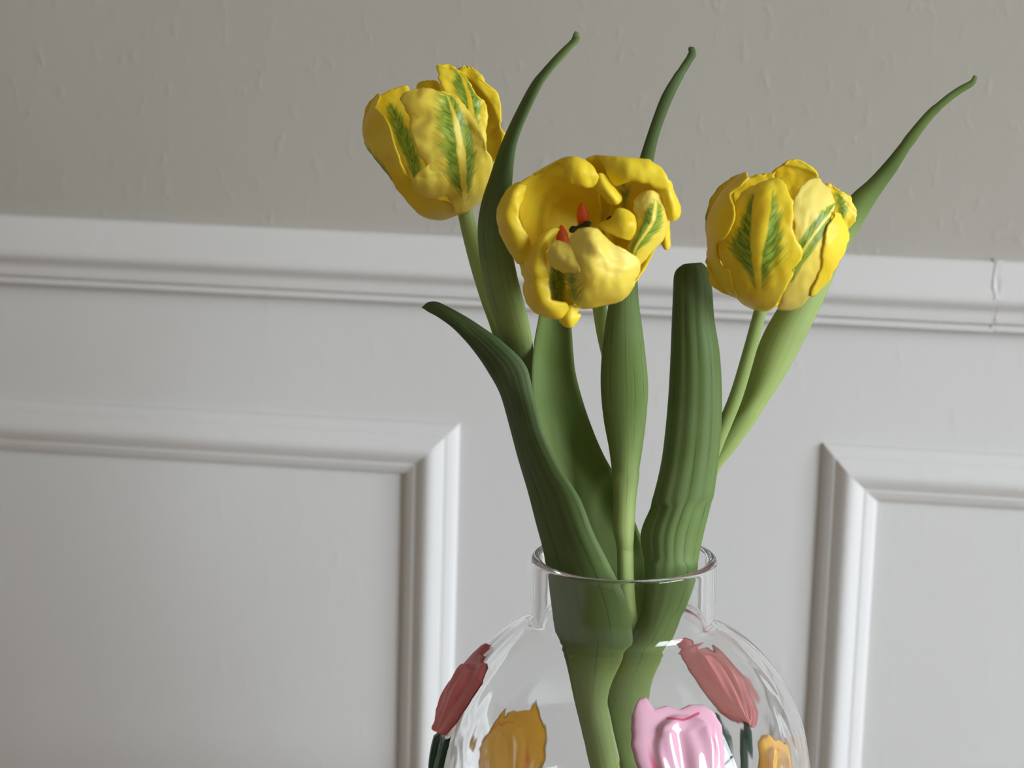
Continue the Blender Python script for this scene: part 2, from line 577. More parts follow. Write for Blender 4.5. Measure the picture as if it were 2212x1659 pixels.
# panel mouldings: symmetric profile (across, out) in cm
PM_HALF = [(0.0, 0.0), (0.05, 0.17), (0.12, 0.27), (0.30, 0.38), (0.50, 0.48), (0.64, 0.545), (0.69, 0.55), (0.74, 0.545), (0.80, 0.59), (0.98, 0.71), (1.16, 0.83), (1.32, 0.91), (1.46, 0.95)]
PM = PM_HALF + [(1.57, 0.96)] + [(3.14 - a, h) for a, h in reversed(PM_HALF)]


def panel_frame(name, label, x0, x1, z0, z1):
    """x0..x1, z0..z1 = outer rectangle; four mitred lengths"""
    e = empty(name, ((x0 + x1) / 2, WALL_Y, z0))
    tag(e, label, kind='structure')
    cor = [(x0, z0), (x1, z0), (x1, z1), (x0, z1)]
    inn = [(1, 1), (-1, 1), (-1, -1), (1, -1)]
    for s in range(4):
        s2 = (s + 1) % 4
        verts, faces = [], []
        for c, d in ((cor[s], inn[s]), (cor[s2], inn[s2])):
            for (a, h) in PM:
                verts.append((c[0] + d[0] * a * 0.01, WALL_Y - h * 0.01, c[1] + d[1] * a * 0.01))
        k = len(PM)
        for j in range(k - 1):
            faces.append((j, j + 1, k + j + 1, k + j))
        faces.append(tuple(range(k - 1, -1, -1))); faces.append(tuple(range(k, 2 * k)))
        me = mesh('moulding_length', verts, faces, False)
        bm = bmesh.new(); bm.from_mesh(me); bmesh.ops.recalc_face_normals(bm, faces=bm.faces); bm.to_mesh(me); bm.free()
        smooth_by_angle(me, 40)
        o = obj('moulding_length', me, M_TRIM, e)
        o.matrix_parent_inverse = Matrix.Translation(e.location).inverted()
    return e


xl = at(989, 1100, WALL_Y).x
zl = at(400, 880, WALL_Y).z
xr = at(1764, 1200, WALL_Y).x
zr = at(2000, 968, WALL_Y).z
panel_frame('trim_2', 'off-white raised panel moulding on the wall left of the vase', xl - 0.95, xl, 0.32, zl)
panel_frame('trim_3', 'off-white raised panel moulding on the wall right of the vase', xr, xr + 0.95, 0.32, zr)
tag(obj('baseboard_back', box_mesh('baseboard_back', [(RX0, RX1, WALL_Y - 0.02, WALL_Y, 0, 0.16)]), M_TRIM), 'off-white skirting board below the panels', kind='structure')

# ------------------------------------------------------------------ table (below the picture) and vase
TOP = 0.75
tb = empty('side_table', (0, 0.0, 0))
tag(tb, 'small round white painted side table under the glass vase', 'table')


def lathe(name, prof, nseg, mat, parent, loc=(0, 0, 0), fn=None):
    verts, faces = [], []
    k = len(prof)
    for i in range(nseg):
        a = 2 * math.pi * i / nseg
        for (r, z) in prof:
            rr = r if fn is None else fn(r, z, a)
            verts.append((loc[0] + rr * math.cos(a), loc[1] + rr * math.sin(a), loc[2] + z))
    for i in range(nseg):
        i2 = (i + 1) % nseg
        for j in range(k - 1):
            faces.append((i * k + j, i2 * k + j, i2 * k + j + 1, i * k + j + 1))
    me = mesh(name, verts, faces)
    bm = bmesh.new(); bm.from_mesh(me)
    bmesh.ops.remove_doubles(bm, verts=bm.verts, dist=1e-6)
    bmesh.ops.recalc_face_normals(bm, faces=bm.faces)
    bm.to_mesh(me); bm.free()
    me.polygons.foreach_set('use_smooth', [True] * len(me.polygons))
    return obj(name, me, mat, parent)


o = lathe('table_top', [(0, TOP - .025), (.15, TOP - .025), (.158, TOP - .02), (.16, TOP - .012), (.158, TOP - .004), (.152, TOP), (0, TOP)], 64, M_WOOD, tb); smooth_by_angle(o.data)
o = lathe('pedestal', [(0, .03), (.045, .03), (.03, .1), (.022, .25), (.03, .38), (.024, .5), (.03, .66), (.05, TOP - .025), (0, TOP - .025)], 32, M_WOOD, tb)
o = lathe('foot', [(0, 0), (.14, 0), (.145, .012), (.12, .026), (.05, .035), (0, .035)], 48, M_WOOD, tb); smooth_by_angle(o.data)

# vase: profile in metres, relative to the rim centre
VB = -0.2 + 0.0005                                         # foot of the vase
CZ = -0.0975                                               # widest level
RN, RB = 0.0400, 0.0828
TILT = R(-1.2)


def body_r(z, off=0.0):
    """outer radius of the body at height z"""
    b = 0.0785 if z > CZ else 0.112
    q = 1 - ((z - CZ) / b) ** 2
    return RB * math.sqrt(max(q, 0)) - off


TN, TBD = 0.0040, 0.0032
RIMA = [(RN - TN / 2 + TN / 2 * math.sin(a * math.pi / 16), -0.0014 + 0.0014 * math.cos(a * math.pi / 16)) for a in range(0, 9)]
outer = RIMA + [(RN, -0.0030), (RN, -0.006), (RN, -0.013), (RN, -0.020), (RN, -0.0265), (RN + 0.0004, -0.0285)]
z = CZ + 0.0785 * math.sqrt(1 - (0.0425 / RB) ** 2)
angs = [math.acos((z - CZ) / 0.0785) + (math.pi / 2 - math.acos((z - CZ) / 0.0785)) * i / 26 for i in range(27)]
outer += [(RB * math.sin(a), CZ + 0.0785 * math.cos(a)) for a in angs]
a_end = math.asin((-VB - -CZ) / 0.112) if (-VB + CZ) / 0.112 < 1 else 1.2
for i in range(1, 21):
    a = a_end * i / 20
    outer.append((RB * math.cos(a), CZ - 0.112 * math.sin(a)))
outer += [(0.030, VB), (0.0, VB + 0.002)]
inner = [(2 * (RN - TN / 2) - r, z) for r, z in RIMA] + [(RN - TN, -0.0030), (RN - TN, -0.006), (RN - TN, -0.013), (RN - TN, -0.020), (RN - TN, -0.0280), (RN - TN + 0.0006, -0.0305), (RN - TN + 0.0024, -0.0325)]
inner += [((RB - TBD) * math.sin(a), CZ + (0.0785 - 0.0045) * math.cos(a)) for a in angs if (RB - TBD) * math.sin(a) > 0.0395]
for i in range(1, 20):
    a = a_end * 0.94 * i / 19
    inner.append(((RB - TBD) * math.cos(a), CZ - 0.112 * math.sin(a)))
inner += [(0.030, VB + 0.008), (0.0, VB + 0.008)]
prof = list(reversed(outer)) + inner

vase = empty('glass_vase', RIM + Vector((-math.sin(TILT) * 0.2, 0, VB)))
vase.rotation_euler = (0, TILT, 0)
tag(vase, 'clear round glass vase with coloured raised tulips holding the yellow tulips', 'vase')


def ripple(r, z, a):
    if r < 1e-6 or z > -0.031: return r
    k = min(1.0, (-0.031 - z) / 0.02)
    w = 0.0018 * math.cos(14 * a + 0.6) + 0.0035 * noise.noise(Vector((math.cos(a) * 3, math.sin(a) * 3, z * 40)))
    w += 0.0030 * noise.noise(Vector((math.cos(a) * 9, math.sin(a) * 9, z * 60 + 5)))
    return r * (1 + k * w)


gl = lathe('glass_body', [(r, z - VB) for r, z in prof], 160, M_GLASS, vase, fn=lambda r, z, a: ripple(r, z + VB, a))

VM = Matrix.Translation(vase.location) @ Matrix.Rotation(TILT, 4, 'Y')
VMI = VM.inverted()


def prof_r(zrel):
    if zrel > -0.029: return RN
    return max(body_r(zrel), 0.001)


def vase_hit(px, py, back=False):
    """sight line through the photograph -> (azimuth, height) on the outer glass; first or last crossing"""
    d = ray(px, py)
    hits, prev = [], None
    for i in range(2400):
        p = VMI @ (CAM + d * (0.8 + 0.4 * i / 2400))
        zr_ = p.z + VB
        ins = math.hypot(p.x, p.y) < prof_r(zr_) if zr_ < 0 else False
        if prev is not None and ins != prev:
            hits.append((math.atan2(p.y, p.x), zr_))
        prev = ins
    if not hits: return None
    return hits[-1] if back else hits[0]


# arc-length table of the body profile, from the shoulder down
ARC = []
s_acc, pr = 0.0, None
for i in range(400):
    zz = -0.031 - (0.16 * i / 399)
    rr = body_r(zz)
    if pr: s_acc += math.hypot(rr - pr[0], zz - pr[1])
    ARC.append((s_acc, zz, rr))
    pr = (rr, zz)


def arc_of(zrel):
    return min(ARC, key=lambda q: abs(q[1] - zrel))[0]


def surf(theta0, s, a, h):
    """a metres round from azimuth theta0, at arc length s, h metres proud of the glass"""
    s = max(0, min(s, ARC[-1][0] - 1e-4))
    lo, hi = 0, len(ARC) - 1
    while hi - lo > 1:
        mi = (lo + hi) // 2
        if ARC[mi][0] <= s: lo = mi
        else: hi = mi
    f = (s - ARC[lo][0]) / (ARC[hi][0] - ARC[lo][0])
    zz = ARC[lo][1] + f * (ARC[hi][1] - ARC[lo][1])
    rr = ARC[lo][2] + f * (ARC[hi][2] - ARC[lo][2])
    dz, dr = ARC[hi][1] - ARC[lo][1], ARC[hi][2] - ARC[lo][2]
    n = Vector((-dz, dr)).normalized()
    if n.x < 0: n = -n
    rr2, zz2 = rr + n.x * h, zz + n.y * h
    th = theta0 + a / rr
    return Vector((rr2 * math.cos(th), rr2 * math.sin(th), zz2 - VB))


def relief_sheet(name, theta0, s0, outline_l, outline_r, height, mat, parent, attr_fn, h_fn, n=32, wob=0.0012, top=None):
    """raised motif: outline_l/r give the half-outline (a, b) rows from the bottom up; b measured upwards from s0"""
    L, Rr = spline(outline_l, n), spline(outline_r, n)
    verts, cols = [], []
    nu = 48
    for j in range(n):
        for i in range(nu):
            u, v = i / (nu - 1), j / (n - 1)
            a = L[j][0] + (Rr[j][0] - L[j][0]) * u
            b = L[j][1] + (Rr[j][1] - L[j][1]) * u
            if top: b += lerp_tab(top, u) * v ** 5
            a += wob * noise.noise(Vector((u * 2, v * 9, theta0 * 5))) * abs(2 * u - 1)
            edge = i in (0, nu - 1) or j in (0, n - 1)
            e = min(1, min(min(u, 1 - u) * 7, min(v, 1 - v) * 9))
            h = -0.0012 if edge else height * (0.18 + 0.82 * math.sqrt(max(0, 1 - (1 - e) ** 2))) * h_fn(u, v)
            verts.append(surf(theta0, s0 - b, a, h))
            cols.append((attr_fn(u, v), u, v, 1))
    faces = []
    for j in range(n - 1):
        for i in range(nu - 1):
            faces.append((j * nu + i, j * nu + i + 1, (j + 1) * nu + i + 1, (j + 1) * nu + i))
    me = mesh(name, verts, faces)
    bm = bmesh.new(); bm.from_mesh(me); bmesh.ops.recalc_face_normals(bm, faces=bm.faces); bm.to_mesh(me); bm.free()
    ca = me.attributes.new('pm', 'FLOAT_COLOR', 'POINT')
    ca.data.foreach_set('color', [x for c in cols for x in c])
    return obj(name, me, mat, parent)


def tulip_relief(theta0, s_mid, w, h, mat, label, lean=0.0, stem=True, tips=None):
    """cup of three petals on the glass; w, h in metres, s_mid arc length of its middle"""
    s0 = s_mid + h / 2                                       # bottom of the cup
    cx = lambda b: lean * (b / h)
    hw = w / 2
    def row(l, r):
        return [(x * hw + lean * y, y * h, 0) for x, y in l], [(x * hw + lean * y, y * h, 0) for x, y in r]
    # whole cup: left and right edges with pointed petal tips
    Lh, Rh = row([(-.18, 0), (-.62, .08), (-.88, .25), (-.98, .45), (-1.0, .65), (-.92, .83), (-.80, 1.0)],
                 [(.18, 0), (.62, .08), (.88, .25), (.98, .45), (1.0, .65), (.95, .80), (.88, .90)])
    def front(u, v):
        """1 inside the front petal of the cup, 0 outside"""
        x = (u - .53) / .33
        hw_ = math.sin(math.pi * min(max((v + .12) / 1.15, 0), 1)) ** .55
        t_ = .86 + .04 * math.sin(13 * u + 1)
        return max(0, min(1, (hw_ - abs(x)) * 6)) * max(0, min(1, (t_ - v) * 12))
    cup = relief_sheet('tulip_relief', theta0, s0, Lh, Rh, 0.0030, mat, vase,
                       lambda u, v: 0.95 * math.exp(-((v - .845 - .03 * math.sin(9 * u)) / .022) ** 2) * (.38 < u < .76)
                       + 0.75 * math.exp(-((u - .17) / .05) ** 2 - ((v - .35) / .28) ** 2) + 0.6 * math.exp(-((u - .84) / .03) ** 2 - ((v - .55) / .12) ** 2),
                       lambda u, v: 0.6 + 0.25 * math.sin(7 * u + 1.5) + 0.8 * front(u, v) * (1 + .30 * math.sin(15 * u - 5 * v) + .22 * math.sin(31 * u + 4 * v) * (v < .7) + .15 * math.sin(8 * v + 4 * u)),
                       n=56, top=[(a, b * h) for a, b in (tips or [(0, -.03), (.08, .07), (.17, .10), (.23, -.03), (.40, .02), (.55, -.02), (.70, .03), (.85, .02), (1, -.10)])])
    cup['label'] = label
    if stem:
        L3, R3 = [(-.0022, -.055, 0), (-.003, -.03, 0), (-.0022, .002, 0)], [(.0022, -.055, 0), (.001, -.03, 0), (.0022, .002, 0)]
        relief_sheet('relief_stem', theta0, s0, L3, R3, 0.0022, M_MGREEN, cup, lambda u, v: .3, lambda u, v: 1, n=16)
        L4, R4 = [(.003, -.05, 0), (.004, -.03, 0), (.010, -.008, 0), (.0155, .004, 0)], [(.006, -.05, 0), (.013, -.03, 0), (.0165, -.008, 0), (.0160, .004, 0)]
        relief_sheet('relief_leaf', theta0, s0, L4, R4, 0.002, M_MGREEN, cup, lambda u, v: .5 * u, lambda u, v: 1, n=16)
    return cup


def put_relief(px, py, back, w, h, mat, label, lean=0.0, tips=None):
    hit = vase_hit(px, py, back)
    if hit is None:
        print('no hit', px, py); return
    th, zr_ = hit
    print(label, math.degrees(th), zr_)
    tulip_relief(th, arc_of(zr_), w, h, mat, label, lean, True, tips)


put_relief(1472, 1625, False, 0.040, 0.042, M_PINK, 'pink raised tulip on the front of the vase')
put_relief(1090, 1616, True, 0.043, 0.040, M_ORANGE, 'orange raised tulip on the back of the vase', 0.0,
           [(0, .10), (.07, -.04), (.2, .01), (.42, .03), (.48, -.05), (.54, .16), (.64, .04), (.85, -.10), (1, -.14)])
put_relief(1606, 1470, True, 0.036, 0.044, M_ROSE, 'rose-red raised tulip high on the back of the vase', 0.016)
put_relief(990, 1494, False, 0.034, 0.040, M_ROSE, 'rose-red raised tulip on the left side of the vase')
put_relief(1690, 1665, True, 0.034, 0.036, M_ORANGE, 'orange raised tulip on the right side of the vase')

# ------------------------------------------------------------------ leaves and stems
CM = 0.01


def leaf(name, rows, parent, light, vein=1.0, thick=0.0016, nv=90, nu=21, wave=0.0, seed=0, pleat=0.0):
    nu = 64 if pleat else nu
    """rows base->tip: (xl, yl, Yl, xr, yr, Yr, bulge) pixels of the two edges, their room depths and mid bulge towards the camera, cm"""
    L = spline([list(at(r[0], r[1], r[2] * CM)) + [r[6]] for r in rows], nv)
    Rr = spline([list(at(r[3], r[4], r[5] * CM)) for r in rows], nv)
    grid = []
    for j in range(nv):
        a, b, bul = Vector(L[j][:3]), Vector(Rr[j][:3]), L[j][3] * CM
        row = []
        for i in range(nu):
            u = i / (nu - 1)
            # arc cross-section
            uu = 0.5 - 0.5 * math.cos(math.pi * u) if abs(bul) > 0.35 * (b - a).length else u
            p = a.lerp(b, uu)
            h = math.sqrt(max(0, 1 - (2 * uu - 1) ** 2)) if abs(bul) > 0.35 * (b - a).length else 1 - (2 * uu - 1) ** 2
            dirc = (CAM - p).normalized()
            w = wave * CM * noise.noise(Vector((u * 2.5, j / nv * 9, seed))) * 1.0
            pl = pleat * CM * math.cos(2 * math.pi * 6.5 * u + 1.2 * noise.noise(Vector((j / nv * 3, seed, 0)))) * min(1, min(u, 1 - u) * 8) * min(1, (nv - 1 - j) / nv * 4) * min(1, max(0, j / nv - .18) * 5)
            row.append(p + dirc * (bul * h + w + pl))
        grid.append(row)
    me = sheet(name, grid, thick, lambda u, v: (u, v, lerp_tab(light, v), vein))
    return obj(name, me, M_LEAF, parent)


def stem(rows, parent, light=0.6):
    """rows top->bottom: px, py, Y cm, radius cm"""
    pts = [list(at(x, y, Y * CM)) + [r * CM] for x, y, Y, r in rows]
    me = tube('stem', pts, 18, 64, (0, 0, light, 0.0))
    return obj('stem', me, M_LEAF, parent)


def tulip_root(name, px, py, Y, label):
    e = empty(name, (0, 0, 0))
    tag(e, label, 'tulip', 'yellow parrot tulips in the vase')
    return e


T1 = tulip_root('tulip', 0, 0, 0, 'leftmost yellow and green parrot tulip, the highest bloom, leaning left')
T2 = tulip_root('tulip', 0, 0, 0, 'middle yellow parrot tulip with its open cup facing the viewer, red anthers inside')
T3 = tulip_root('tulip', 0, 0, 0, 'rightmost yellow parrot tulip, closed round bloom in front of a long arching leaf')

stem([(1003, 440, 2.0, .34), (1010, 480, 2.0, .35), (1030, 560, 1.7, .36), (1054, 640, 1.3, .36), (1080, 720, 1.0, .33), (1112, 850, 1.6, .34), (1155, 1000, 1.9, .35), (1224, 1180, 1.0, .36),
      (1240, 1330, .1, .42), (1262, 1440, -.5, .58), (1290, 1560, -.8, .62), (1318, 1700, -1.0, .60), (1360, 1900, -1.2, .55), (1395, 2050, -1.0, .5)], T1, .82)
stem([(1276, 590, -1.0, .31), (1294, 660, .3, .31), (1304, 720, .8, .31), (1322, 800, 1.0, .31), (1340, 900, .9, .31), (1349, 1010, .5, .31), (1347, 1100, -.2, .36), (1346, 1140, -.3, .40), (1350, 1165, -.35, .36),
      (1352, 1260, -.6, .36), (1358, 1330, -.2, .37), (1364, 1400, .5, .38), (1372, 1480, .8, .38), (1376, 1600, .8, .38), (1372, 1800, .6, .36), (1350, 2060, .4, .36)], T2, .92)
stem([(1648, 650, .3, .27), (1643, 669, .3, .27), (1620, 755, .6, .28), (1592, 850, .8, .29), (1566, 915, .9, .30), (1545, 965, .9, .31), (1500, 1080, 1.2, .32), (1455, 1220, 1.6, .33), (1415, 1350, 2.0, .36),
      (1375, 1480, 2.1, .42), (1362, 1600, 2.0, .42), (1350, 1750, 1.7, .40), (1325, 2010, 1.4, .40)], T3, .72)

# tulip at the left: long rolled leaf and short leaf arching left
leaf('leaf', [(1238, 1400, 1.2, 1272, 1400, 1.2, .2), (1232, 1250, 1.5, 1270, 1250, 1.5, .2), (1172, 1060, 2.2, 1222, 1065, 2.2, .2), (1122, 920, 2.5, 1165, 930, 2.4, .25), (1098, 800, 1.7, 1153, 815, 1.5, .35),
              (1078, 720, .5, 1150, 735, -.1, .4), (1052, 640, .4, 1131, 650, -.5, .5), (1038, 570, .2, 1116, 590, -.8, .55), (1032, 500, 0, 1104, 520, -1.0, .55), (1039, 442, -.2, 1102, 460, -1.1, .5),
              (1057, 385, -.4, 1106, 400, -1.2, .4), (1088, 300, -.6, 1118, 305, -1.2, .25), (1142, 192, -.5, 1164, 198, -.9, .18), (1175, 149, -.2, 1192, 155, -.5, .14), (1215, 106, .3, 1226, 116, .1, .1),
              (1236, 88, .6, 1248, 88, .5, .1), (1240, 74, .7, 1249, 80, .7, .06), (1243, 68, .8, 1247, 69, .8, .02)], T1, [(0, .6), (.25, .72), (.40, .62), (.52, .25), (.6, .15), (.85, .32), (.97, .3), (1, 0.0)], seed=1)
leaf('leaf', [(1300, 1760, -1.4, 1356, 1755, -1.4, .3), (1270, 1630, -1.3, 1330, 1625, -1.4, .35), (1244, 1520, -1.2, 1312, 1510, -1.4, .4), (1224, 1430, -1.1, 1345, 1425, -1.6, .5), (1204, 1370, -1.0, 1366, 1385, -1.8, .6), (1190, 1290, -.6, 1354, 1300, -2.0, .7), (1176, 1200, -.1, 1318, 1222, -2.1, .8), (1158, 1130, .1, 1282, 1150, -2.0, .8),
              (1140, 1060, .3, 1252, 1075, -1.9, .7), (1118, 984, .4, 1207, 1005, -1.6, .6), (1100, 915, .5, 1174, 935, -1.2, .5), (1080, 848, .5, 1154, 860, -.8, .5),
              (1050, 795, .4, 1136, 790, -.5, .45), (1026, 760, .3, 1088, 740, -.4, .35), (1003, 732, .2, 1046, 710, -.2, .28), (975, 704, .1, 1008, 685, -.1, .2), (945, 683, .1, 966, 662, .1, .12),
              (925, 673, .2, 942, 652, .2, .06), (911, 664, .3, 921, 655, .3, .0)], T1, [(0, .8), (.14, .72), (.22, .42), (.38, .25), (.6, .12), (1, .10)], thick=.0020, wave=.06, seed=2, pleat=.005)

# middle tulip: long leaf and short channelled leaf
leaf('leaf', [(1338, 1205, -.42, 1362, 1205, -.42, .15), (1333, 1172, -.45, 1366, 1172, -.45, .36), (1327, 1140, -.4, 1368, 1140, -.4, .42), (1328, 1080, -.2, 1371, 1085, -.2, .42), (1324, 1035, 0, 1378, 1030, 0, .4), (1316, 970, .2, 1388, 965, .1, .4), (1304, 905, .3, 1396, 900, .1, .4),
              (1298, 840, .2, 1400, 835, 0, .4), (1299, 780, .1, 1394, 765, -.1, .4), (1306, 712, -.1, 1386, 700, -.2, .4), (1315, 655, -.3, 1379, 645, -.4, .4), (1328, 570, -.6, 1378, 575, -.6, .35), (1352, 450, -.8, 1391, 460, -.8, .25),
              (1385, 341, -.9, 1409, 346, -.9, .18), (1405, 280, -.9, 1423, 284, -.9, .15), (1430, 212, -.8, 1448, 218, -.8, .13), (1456, 167, -.6, 1469, 174, -.6, .1), (1477, 134, -.4, 1490, 140, -.4, .09),
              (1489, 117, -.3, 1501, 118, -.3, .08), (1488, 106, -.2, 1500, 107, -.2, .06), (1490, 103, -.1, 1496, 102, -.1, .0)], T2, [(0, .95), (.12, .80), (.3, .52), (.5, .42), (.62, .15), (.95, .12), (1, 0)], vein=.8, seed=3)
leaf('leaf', [(1338, 1400, .9, 1388, 1400, .9, -.1), (1332, 1340, .7, 1400, 1331, .6, -.15), (1325, 1250, .9, 1402, 1250, .9, -.25), (1280, 1190, .9, 1398, 1200, 1.2, -.35), (1240, 1100, 1.0, 1372, 1128, 1.3, -.5), (1200, 1020, .9, 1338, 1045, 1.4, -.6), (1166, 945, .8, 1300, 975, 1.3, -.65),
              (1150, 880, .6, 1268, 895, 1.0, -.65), (1149, 800, .2, 1245, 815, .6, -.6), (1154, 740, -.1, 1238, 760, .2, -.5), (1164, 684, -.4, 1234, 705, -.1, -.45), (1172, 620, -.7, 1225, 640, -.5, -.3), (1185, 580, -.9, 1210, 585, -.8, 0)],
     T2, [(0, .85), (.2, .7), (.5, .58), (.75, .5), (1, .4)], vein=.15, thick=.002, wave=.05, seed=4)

# right tulip: long leaf sweeping right and short blunt ribbed leaf
leaf('leaf', [(1412, 1380, 1.2, 1440, 1380, 1.2, .2), (1440, 1230, 1.8, 1482, 1225, 1.8, .25), (1482, 1100, 2.0, 1516, 1110, 2.0, .3), (1520, 1010, 2.0, 1550, 1018, 1.8, .35), (1552, 950, 2.0, 1590, 965, 1.8, .4), (1580, 905, 2.0, 1640, 895, 1.9, .45),
              (1606, 850, 2.1, 1690, 820, 2.0, .5), (1630, 770, 2.2, 1728, 752, 2.2, .5), (1652, 715, 2.4, 1757, 694, 2.4, .5), (1690, 650, 2.7, 1785, 635, 2.7, .45), (1740, 570, 3.0, 1817, 560, 3.0, .4), (1790, 490, 3.2, 1856, 495, 3.2, .35),
              (1835, 426, 3.3, 1888, 440, 3.3, .3), (1875, 390, 3.3, 1909, 408, 3.3, .24), (1912, 351, 3.3, 1938, 366, 3.3, .18), (1952, 303, 3.2, 1970, 313, 3.2, .14), (1997, 250, 3.1, 2010, 257, 3.1, .11), (2031, 218, 3, 2042, 226, 3, .09),
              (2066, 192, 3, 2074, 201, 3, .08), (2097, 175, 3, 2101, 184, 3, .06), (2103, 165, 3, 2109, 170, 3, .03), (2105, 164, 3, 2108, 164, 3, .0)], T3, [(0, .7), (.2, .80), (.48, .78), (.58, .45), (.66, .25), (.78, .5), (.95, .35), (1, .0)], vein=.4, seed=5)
leaf('leaf', [(1346, 1660, -.2, 1384, 1660, -.1, .2), (1322, 1560, -.3, 1398, 1555, -.2, .3), (1310, 1470, -.4, 1408, 1470, -.3, .4), (1352, 1390, -.4, 1446, 1390, -.3, .5), (1386, 1315, -.4, 1472, 1325, -.3, .6), (1396, 1235, -.5, 1500, 1245, -.3, .75), (1384, 1155, -.4, 1518, 1160, -.2, .85),
              (1410, 1085, -.1, 1538, 1076, 0, .9), (1430, 1005, .2, 1550, 985, .3, .9), (1440, 930, .5, 1556, 905, .5, .9), (1447, 850, .7, 1556, 828, .7, .9), (1451, 775, .8, 1551, 758, .8, .9),
              (1454, 700, .9, 1540, 690, .9, .9), (1457, 630, .9, 1535, 620, .9, .85), (1460, 592, .8, 1530, 590, .8, .75), (1474, 577, .6, 1518, 574, .6, .5), (1490, 571, .5, 1508, 569, .5, .25)],
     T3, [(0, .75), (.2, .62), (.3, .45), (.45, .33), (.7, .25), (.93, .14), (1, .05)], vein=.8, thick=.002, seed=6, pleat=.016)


# ------------------------------------------------------------------ blooms
class Bloom:
    def __init__(self, root, ox, oy, scale, Yc, egg, base_px, label):
        self.ox, self.oy, self.sc, self.Y, self.egg = ox, oy, scale, Yc * CM, egg
        self.unit = 1.0 / (scale * FPX) * (at(ox + egg[0] / scale, oy + egg[1] / scale, self.Y) - CAM).dot(fw)
        self.seed = 0
        bp = self.pt(*base_px)
        # receptacle: small green knob where petals meet the stem
        verts, faces = [], []
        me = bpy.data.meshes.new('bloom_base')
        bm = bmesh.new()
        bmesh.ops.create_uvsphere(bm, u_segments=16, v_segments=10, radius=0.0036)
        for v in bm.verts:
            v.co.z *= 0.75
            v.co += bp
        bm.to_mesh(me); bm.free()
        me.polygons.foreach_set('use_smooth', [True] * len(me.polygons))
        self.root = obj('bloom', me, M_RECEPT, root)
        self.root['label'] = label

    def pt(self, x, y, off=0.0, k=0.0):
        cx, cy_, a, b, c = self.egg
        q = 1 - ((x - cx) / a) ** 2 - ((y - cy_) / b) ** 2
        d = off + (k * c * math.sqrt(q) if q > 0 else 0)
        p = at(self.ox + x / self.sc, self.oy + y / self.sc, self.Y)
        return p + (CAM - p).normalized() * (d * self.unit)

    def petal(self, rows, k=1.0, lay=0.0, flame=None, pale=0.0, ruf=10.0, thick=0.0013, nu=40, nv=52, pk=None):
        """rows base->tip of (x, y[, off]) in sketch units; flame: dict(u0, hw, gap, v0, v1)"""
        self.seed += 1
        sd = self.seed * 7.31 + self.ox * 0.01
        R1 = []
        for r in rows:
            R1.append(spline([(p[0], p[1], p[2] if len(p) > 2 else 0.0) for p in r], nu))
        colsp = [spline([R1[j][i] for j in range(len(R1))], nv) for i in range(nu)]
        grid = []
        for j in range(nv):
            row = []
            v = j / (nv - 1)
            for i in range(nu):
                u = i / (nu - 1)
                x, y, o = colsp[i][j]
                e = max(abs(2 * u - 1) ** 5, v ** 5 * .8)          # ruffles grow towards the free edge
                n1 = noise.noise(Vector((x * .008, y * .008, sd)))
                n2 = noise.noise(Vector((x * .011, y * .011, sd + 9)))
                n3 = noise.noise(Vector((x * .022, y * .022, sd + 3)))
                x += ruf * e * (noise.noise(Vector((x * .010, y * .010, sd + 5))) + .7 * noise.noise(Vector((x * .026, y * .026, sd + 6)))) * 1.9
                y += ruf * max(abs(2 * u - 1) ** 5 * .6, v ** 3) * (noise.noise(Vector((x * .010, 1.7, sd + 7))) + .6 * noise.noise(Vector((x * .026, 4.1, sd + 8)))) * 1.6
                n4 = noise.noise(Vector((x * .005, y * .017 - abs(u - .5) * 5, sd + 13)))
                n5 = noise.noise(Vector((x * .011, y * .004, sd + 17)))
                row.append(self.pt(x, y, o + lay + ruf * (2.2 * e * n1 + 1.25 * n2 + .35 * n3 + .8 * n4 * abs(2 * u - 1) ** .6 + 1.0 * n5), k))
            grid.append(row)
        fl = flame or dict(u0=.5, hw=-1, gap=0, v0=0, v1=1)

        def mar(u, v):
            du = abs(u - lerp_tab(fl['u0'], v))
            vv = (v - fl['v0']) / (fl['v1'] - fl['v0'])
            w = fl['hw'] * (math.sin(math.pi * min(max(vv, 0), 1)) ** 0.6 if 0 < vv < 1 else 0) - (0.25 if not 0 < vv < 1 else 0)
            return (0.5 + (w - du), 0.5 + (du - lerp_tab(fl['gap'], v)), lerp_tab(pale, v), 1)
        me = sheet('petal', grid, thick, mar, lo=.35)
        ua = me.attributes.new('uvs', 'FLOAT_VECTOR', 'POINT')
        dat = []
        for s in (1, -1):
            for j in range(nv):
                for i in range(nu):
                    dat += [i / (nu - 1) - lerp_tab(fl['u0'], j / (nv - 1)), j / (nv - 1), sd]
        ua.data.foreach_set('vector', dat)
        return obj('petal', me, M_PETAL, self.root)


G = lambda u0=.5, hw=.3, gap=.04, v0=.1, v1=.85: dict(u0=u0, hw=hw, gap=gap, v0=v0, v1=v1)

